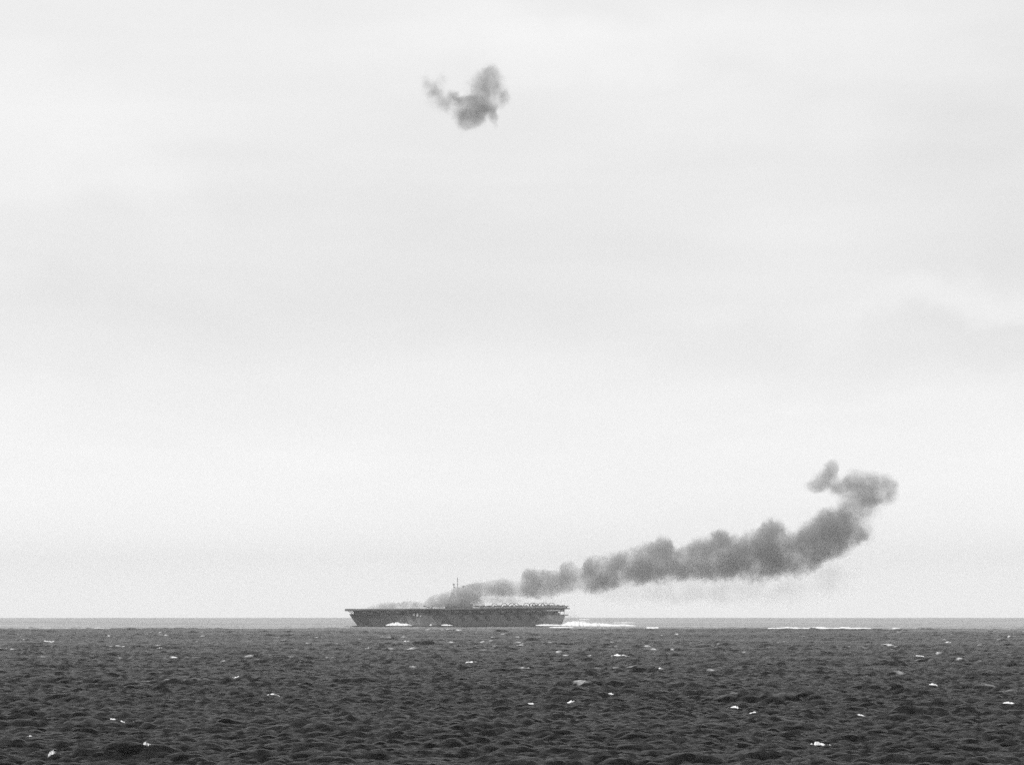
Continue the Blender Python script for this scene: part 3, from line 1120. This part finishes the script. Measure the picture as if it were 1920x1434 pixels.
def curve_smoke(name, pts, y0, depth, label, dens, color, nscale, edge, warp, step, cat='smoke', dist=D, dens_curve=None, **kw):
    """pts: (px, top row, bottom row) of the smoke; real round body along that line. y0: offset of its axis in depth"""
    xs = np.array([px_x(p_[0], dist) for p_ in pts])
    zt = np.array([px_z(p_[1], dist) for p_ in pts])
    zb = np.array([px_z(p_[2], dist) for p_ in pts])
    cx, cz = xs[0], zb.min()
    xs = xs - cx
    zc = (zt + zb) / 2 - cz
    hh = (zt - zb) / 2
    Lx, Hz, Rr = xs[-1], (zt.max() - cz), hh.max()
    def field(t, wp, pos):
        s = node(t, 'ShaderNodeSeparateXYZ')
        link(t, wp, s.inputs[0])
        u = mth(t, 'DIVIDE', s.outputs['X'], float(Lx), clamp=True)
        c = mth(t, 'MULTIPLY', float_curve(t, u, xs / Lx, zc / Hz), float(Hz))
        h = mth(t, 'MULTIPLY', float_curve(t, u, xs / Lx, hh / Rr), float(Rr))
        a = mth(t, 'DIVIDE', mth(t, 'SUBTRACT', s.outputs['Z'], c), h)
        b_ = mth(t, 'DIVIDE', s.outputs['Y'], mth(t, 'MULTIPLY', h, depth))
        r = mth(t, 'SQRT', mth(t, 'ADD', mth(t, 'MULTIPLY', a, a), mth(t, 'MULTIPLY', b_, b_)))
        f = mth(t, 'SUBTRACT', 1.0, r)
        f = mth(t, 'MULTIPLY', f, 1.35)
        if dens_curve is not None:
            s2 = node(t, 'ShaderNodeSeparateXYZ')
            link(t, pos, s2.inputs[0])
            u2 = mth(t, 'DIVIDE', s2.outputs['X'], float(Lx), clamp=True)
            dx_ = [(px_x(q, dist) - cx) / Lx for q, _ in dens_curve]
            g = float_curve(t, u2, dx_, [v_ for _, v_ in dens_curve])
            f = mth(t, 'ADD', f, mth(t, 'SUBTRACT', g, 0.5))
        return f
    m = smoke_mat(name + '_vapour', field, dens, color, nscale, edge, warp, step, **kw)
    # lumpy skin
    nu, nv = min(150, 12 + int(Lx / 3.5)), 28
    u = np.linspace(0, 1, nu)
    X_ = u * Lx
    c_ = np.interp(X_, xs, zc)
    h_ = np.interp(X_, xs, hh)
    rng = np.random.default_rng(len(name) + len(pts))
    ph = rng.uniform(0, 6.28, 6)
    Vv = []
    for i in range(nu):
        a = np.linspace(0, 2 * math.pi, nv, endpoint=False)
        lump = 1.10 + 0.05 * np.sin(3 * a + X_[i] * 0.13 + ph[0]) + 0.05 * np.sin(5 * a - X_[i] * 0.21 + ph[1]) + 0.04 * np.sin(X_[i] * 0.31 + 2 * a + ph[2])
        e = 0.25 if i in (0, nu - 1) else (0.8 if i in (1, nu - 2) else 1.0)
        Vv.append(np.stack([np.full(nv, X_[i]), h_[i] * depth * e * lump * np.cos(a), c_[i] + h_[i] * e * lump * np.sin(a)], -1))
    o = grid_mesh(name, np.concatenate(Vv), nu, nv, m, closed_u=True, caps=True)
    o.location = (cx, dist + y0, cz)
    tag(o, label, cat)
    return o


def ball_smoke(name, balls, label, dist, dens, color, nscale, edge, warp, step, cat='smoke', y0=0.0, voxel=1.2, **kw):
    """balls: (px, py, radius x px, radius y px, weight)"""
    bx = [b_[0] for b_ in balls]
    c0 = Vector((px_x(sum(bx) / len(bx), dist), dist + y0, px_z(max(b_[1] + b_[3] for b_ in balls), dist)))
    k = dist / FPX
    rn = random.Random(len(balls))
    loc = []
    for (x_, y_, rx, rz, w) in balls:
        ry = (rx + rz) / 2
        loc.append((px_x(x_, dist) - c0.x, rn.uniform(-0.35, 0.35) * ry * k, px_z(y_, dist) - c0.z, rx * k, ry * k, rz * k, w))
    def field(t, wp, pos):
        acc = None
        for (x_, y_, z_, rx, ry, rz, w) in loc:
            v1 = node(t, 'ShaderNodeVectorMath', operation='SUBTRACT')
            link(t, wp, v1.inputs[0])
            v1.inputs[1].default_value = (x_, y_, z_)
            v2 = node(t, 'ShaderNodeVectorMath', operation='DIVIDE')
            link(t, v1.outputs[0], v2.inputs[0])
            v2.inputs[1].default_value = (rx, ry, rz)
            v3 = node(t, 'ShaderNodeVectorMath', operation='LENGTH')
            link(t, v2.outputs[0], v3.inputs[0])
            f = mth(t, 'MULTIPLY', mth(t, 'SUBTRACT', 1.0, v3.outputs['Value'], clamp=True), w)
            acc = f if acc is None else mth(t, 'ADD', acc, f)
        return acc
    m = smoke_mat(name + '_vapour', field, dens, color, nscale, edge, warp, step, **kw)
    bm = bmesh.new()
    for (x_, y_, z_, rx, ry, rz, w) in loc:
        M = Matrix.Translation((x_, y_, z_)) @ Matrix.Diagonal((rx * 1.06, ry * 1.06, rz * 1.06, 1))
        bmesh.ops.create_icosphere(bm, subdivisions=3, radius=1, matrix=M)
    o = link_bm(name, bm, m, None, True)
    o.location = c0
    rm = o.modifiers.new('union', 'REMESH')
    rm.mode = 'VOXEL'
    rm.voxel_size = voxel
    rm.use_smooth_shade = True
    tag(o, label, cat)
    return o


plume = [(858, 1103, 1140), (868, 1098, 1139), (880, 1095, 1132), (895, 1093, 1122), (910, 1092, 1116), (930, 1087, 1116), (948, 1083, 1117), (966, 1088, 1118), (975, 1086, 1119),
         (982, 1069, 1119), (992, 1066, 1121), (1008, 1070, 1122), (1022, 1067, 1120), (1044, 1070, 1117), (1056, 1055, 1114), (1072, 1052, 1112), (1081, 1058, 1112),
         (1088, 1062, 1112), (1096, 1048, 1113), (1106, 1040, 1114), (1122, 1039, 1115), (1142, 1039, 1111), (1160, 1034, 1102), (1175, 1029, 1098), (1200, 1021, 1098), (1225, 1014, 1096),
         (1240, 1003, 1095), (1258, 1005, 1094), (1273, 1024, 1093), (1300, 1009, 1090), (1330, 1002, 1090), (1355, 988, 1090), (1377, 1002, 1090), (1407, 993, 1089),
         (1423, 985, 1092), (1447, 965, 1095), (1467, 971, 1091), (1488, 990, 1088), (1507, 974, 1086), (1530, 962, 1072), (1550, 952, 1056), (1580, 946, 1044),
         (1605, 958, 1034), (1622, 976, 1026), (1634, 992, 1010)]
curve_smoke('smoke_plume', plume, 18, 0.8, 'long billowing dark smoke plume trailing right and upward from the ship', 0.09, 0.54, 0.055, 1.25, 17, 0.04, grow=(20, 170, 0.35), soft=0.5, lo=0.26, cscale=0.7, contrast=(0.36, 0.62), wscale=3.2,
            dens_curve=[(858, 0.85), (900, 1.0), (930, 0.92), (960, 0.80), (980, 0.72), (1010, 0.76), (1060, 0.66), (1100, 0.60), (1150, 0.66), (1250, 0.62), (1400, 0.62), (1435, 0.50), (1475, 0.44), (1510, 0.52), (1570, 0.64), (1600, 0.44), (1634, 0.26)])
curve_smoke('island_smoke', [(792, 1133, 1141), (800, 1123, 1141), (812, 1115, 1141), (828, 1110, 1141), (842, 1107, 1141), (856, 1101, 1141), (870, 1100, 1141), (884, 1105, 1141), (898, 1116, 1141), (910, 1128, 1141)],
            -3, 1.25, 'grey smoke boiling off the deck and wrapping the island', 0.2, 0.84, 0.10, 0.9, 7, 0.05,
            dens_curve=[(792, 0.56), (820, 0.56), (845, 0.62), (880, 0.66), (898, 0.52), (910, 0.4)])
curve_smoke('deck_smoke', [(688, 1137, 1144), (700, 1134, 1145), (712, 1131, 1147), (730, 1127, 1148), (745, 1129, 1147), (765, 1125, 1147), (780, 1127, 1146), (800, 1130, 1144)],
            -4, 1.9, 'thin wisps of smoke drifting low over the forward flight deck', 0.10, 0.62, 0.14, 1.2, 6, 0.06)
ball_smoke('smoke_puff', [(1530, 912, 26, 15, 1.1), (1545, 900, 24, 24, 1.2), (1560, 888, 20, 28, 1.2), (1566, 872, 13, 18, 1.0), (1582, 912, 34, 24, 1.0), (1612, 902, 34, 30, 0.95), (1640, 912, 38, 36, 1.0),
                          (1668, 916, 26, 34, 1.0), (1628, 930, 40, 24, 0.9), (1600, 940, 34, 26, 0.75), (1590, 965, 36, 28, 0.6), (1622, 965, 28, 34, 0.55), (1640, 950, 26, 26, 0.4), (1628, 1000, 24, 26, 0.35)],
           'ragged dark smoke puff at the far upper right end of the plume', D, 0.095, 0.57, 0.06, 0.8, 14, 0.05, y0=18, soft=0.7, lo=0.25)
ball_smoke('smoke_veil', [(1180, 1112, 70, 26, 0.6), (1270, 1108, 80, 32, 0.6), (1370, 1108, 90, 30, 0.6), (1470, 1108, 90, 32, 0.5), (1560, 1085, 60, 40, 0.4), (925, 1125, 40, 14, 0.9), (965, 1124, 34, 12, 0.7), (1030, 1127, 60, 10, 0.4)],
           'very faint thin veil of smoke hanging under the long plume', D, 0.0075, 0.72, 0.05, 0.6, 12, 0.08, y0=25, voxel=2.5)
ball_smoke('smoke_wisp', [(900, 1104, 30, 16, 1.6), (925, 1100, 28, 16, 1.3), (905, 1124, 24, 14, 0.8), (928, 1122, 24, 13, 0.9), (950, 1123, 22, 11, 0.8), (968, 1126, 16, 8, 0.6), (942, 1108, 40, 14, 1.0), (890, 1110, 28, 20, 1.5)],
           'thin pale smoke drifting aft just above the parked aircraft', D, 0.06, 0.7, 0.12, 0.8, 6, 0.08, y0=10, voxel=1.0, soft=0.5)
DF = 1500.0
ball_smoke('flak_burst', [(797, 153, 14, 18, 0.35), (815, 170, 20, 20, 0.3), (830, 150, 14, 20, 0.25), (838, 195, 26, 20, 0.4), (852, 181, 15, 13, 1.2), (868, 190, 20, 14, 1.5), (888, 190, 22, 18, 1.6), (915, 176, 28, 28, 0.45), (945, 175, 14, 22, 0.45), (895, 205, 36, 30, 0.7), (905, 165, 40, 36, 0.4), (880, 215, 40, 34, 0.35), (825, 185, 32, 28, 0.35), (808, 165, 26, 24, 0.3),
                          (892, 168, 14, 16, 0.6), (905, 150, 24, 26, 0.6), (922, 132, 22, 20, 0.6), (930, 155, 22, 26, 0.5), (940, 188, 20, 20, 0.5), (912, 200, 24, 18, 1.1), (925, 215, 12, 22, 0.9),
                          (885, 222, 30, 22, 0.85), (872, 235, 22, 16, 0.5), (862, 212, 20, 22, 0.6), (862, 255, 12, 12, 0.15), (928, 233, 8, 10, 0.6)],
           'isolated dark ragged smoke burst high in the pale sky', DF, 0.22, 0.5, 0.17, 0.6, 8, 0.04, y0=0, voxel=0.6, cat='smoke burst', lo=0.35, soft=0.7)
ball_smoke('stern_spray', [(1062, 1158, 14, 12, 0.8), (1074, 1161, 16, 10, 0.9), (1090, 1166, 18, 8, 0.8), (1058, 1166, 12, 8, 0.8), (1072, 1150, 12, 8, 0.4)],
           'pale cloud of spray hanging behind the ship stern', D, 0.05, 0.97, 0.12, 0.6, 4, 0.08, y0=-14, cat='spray')
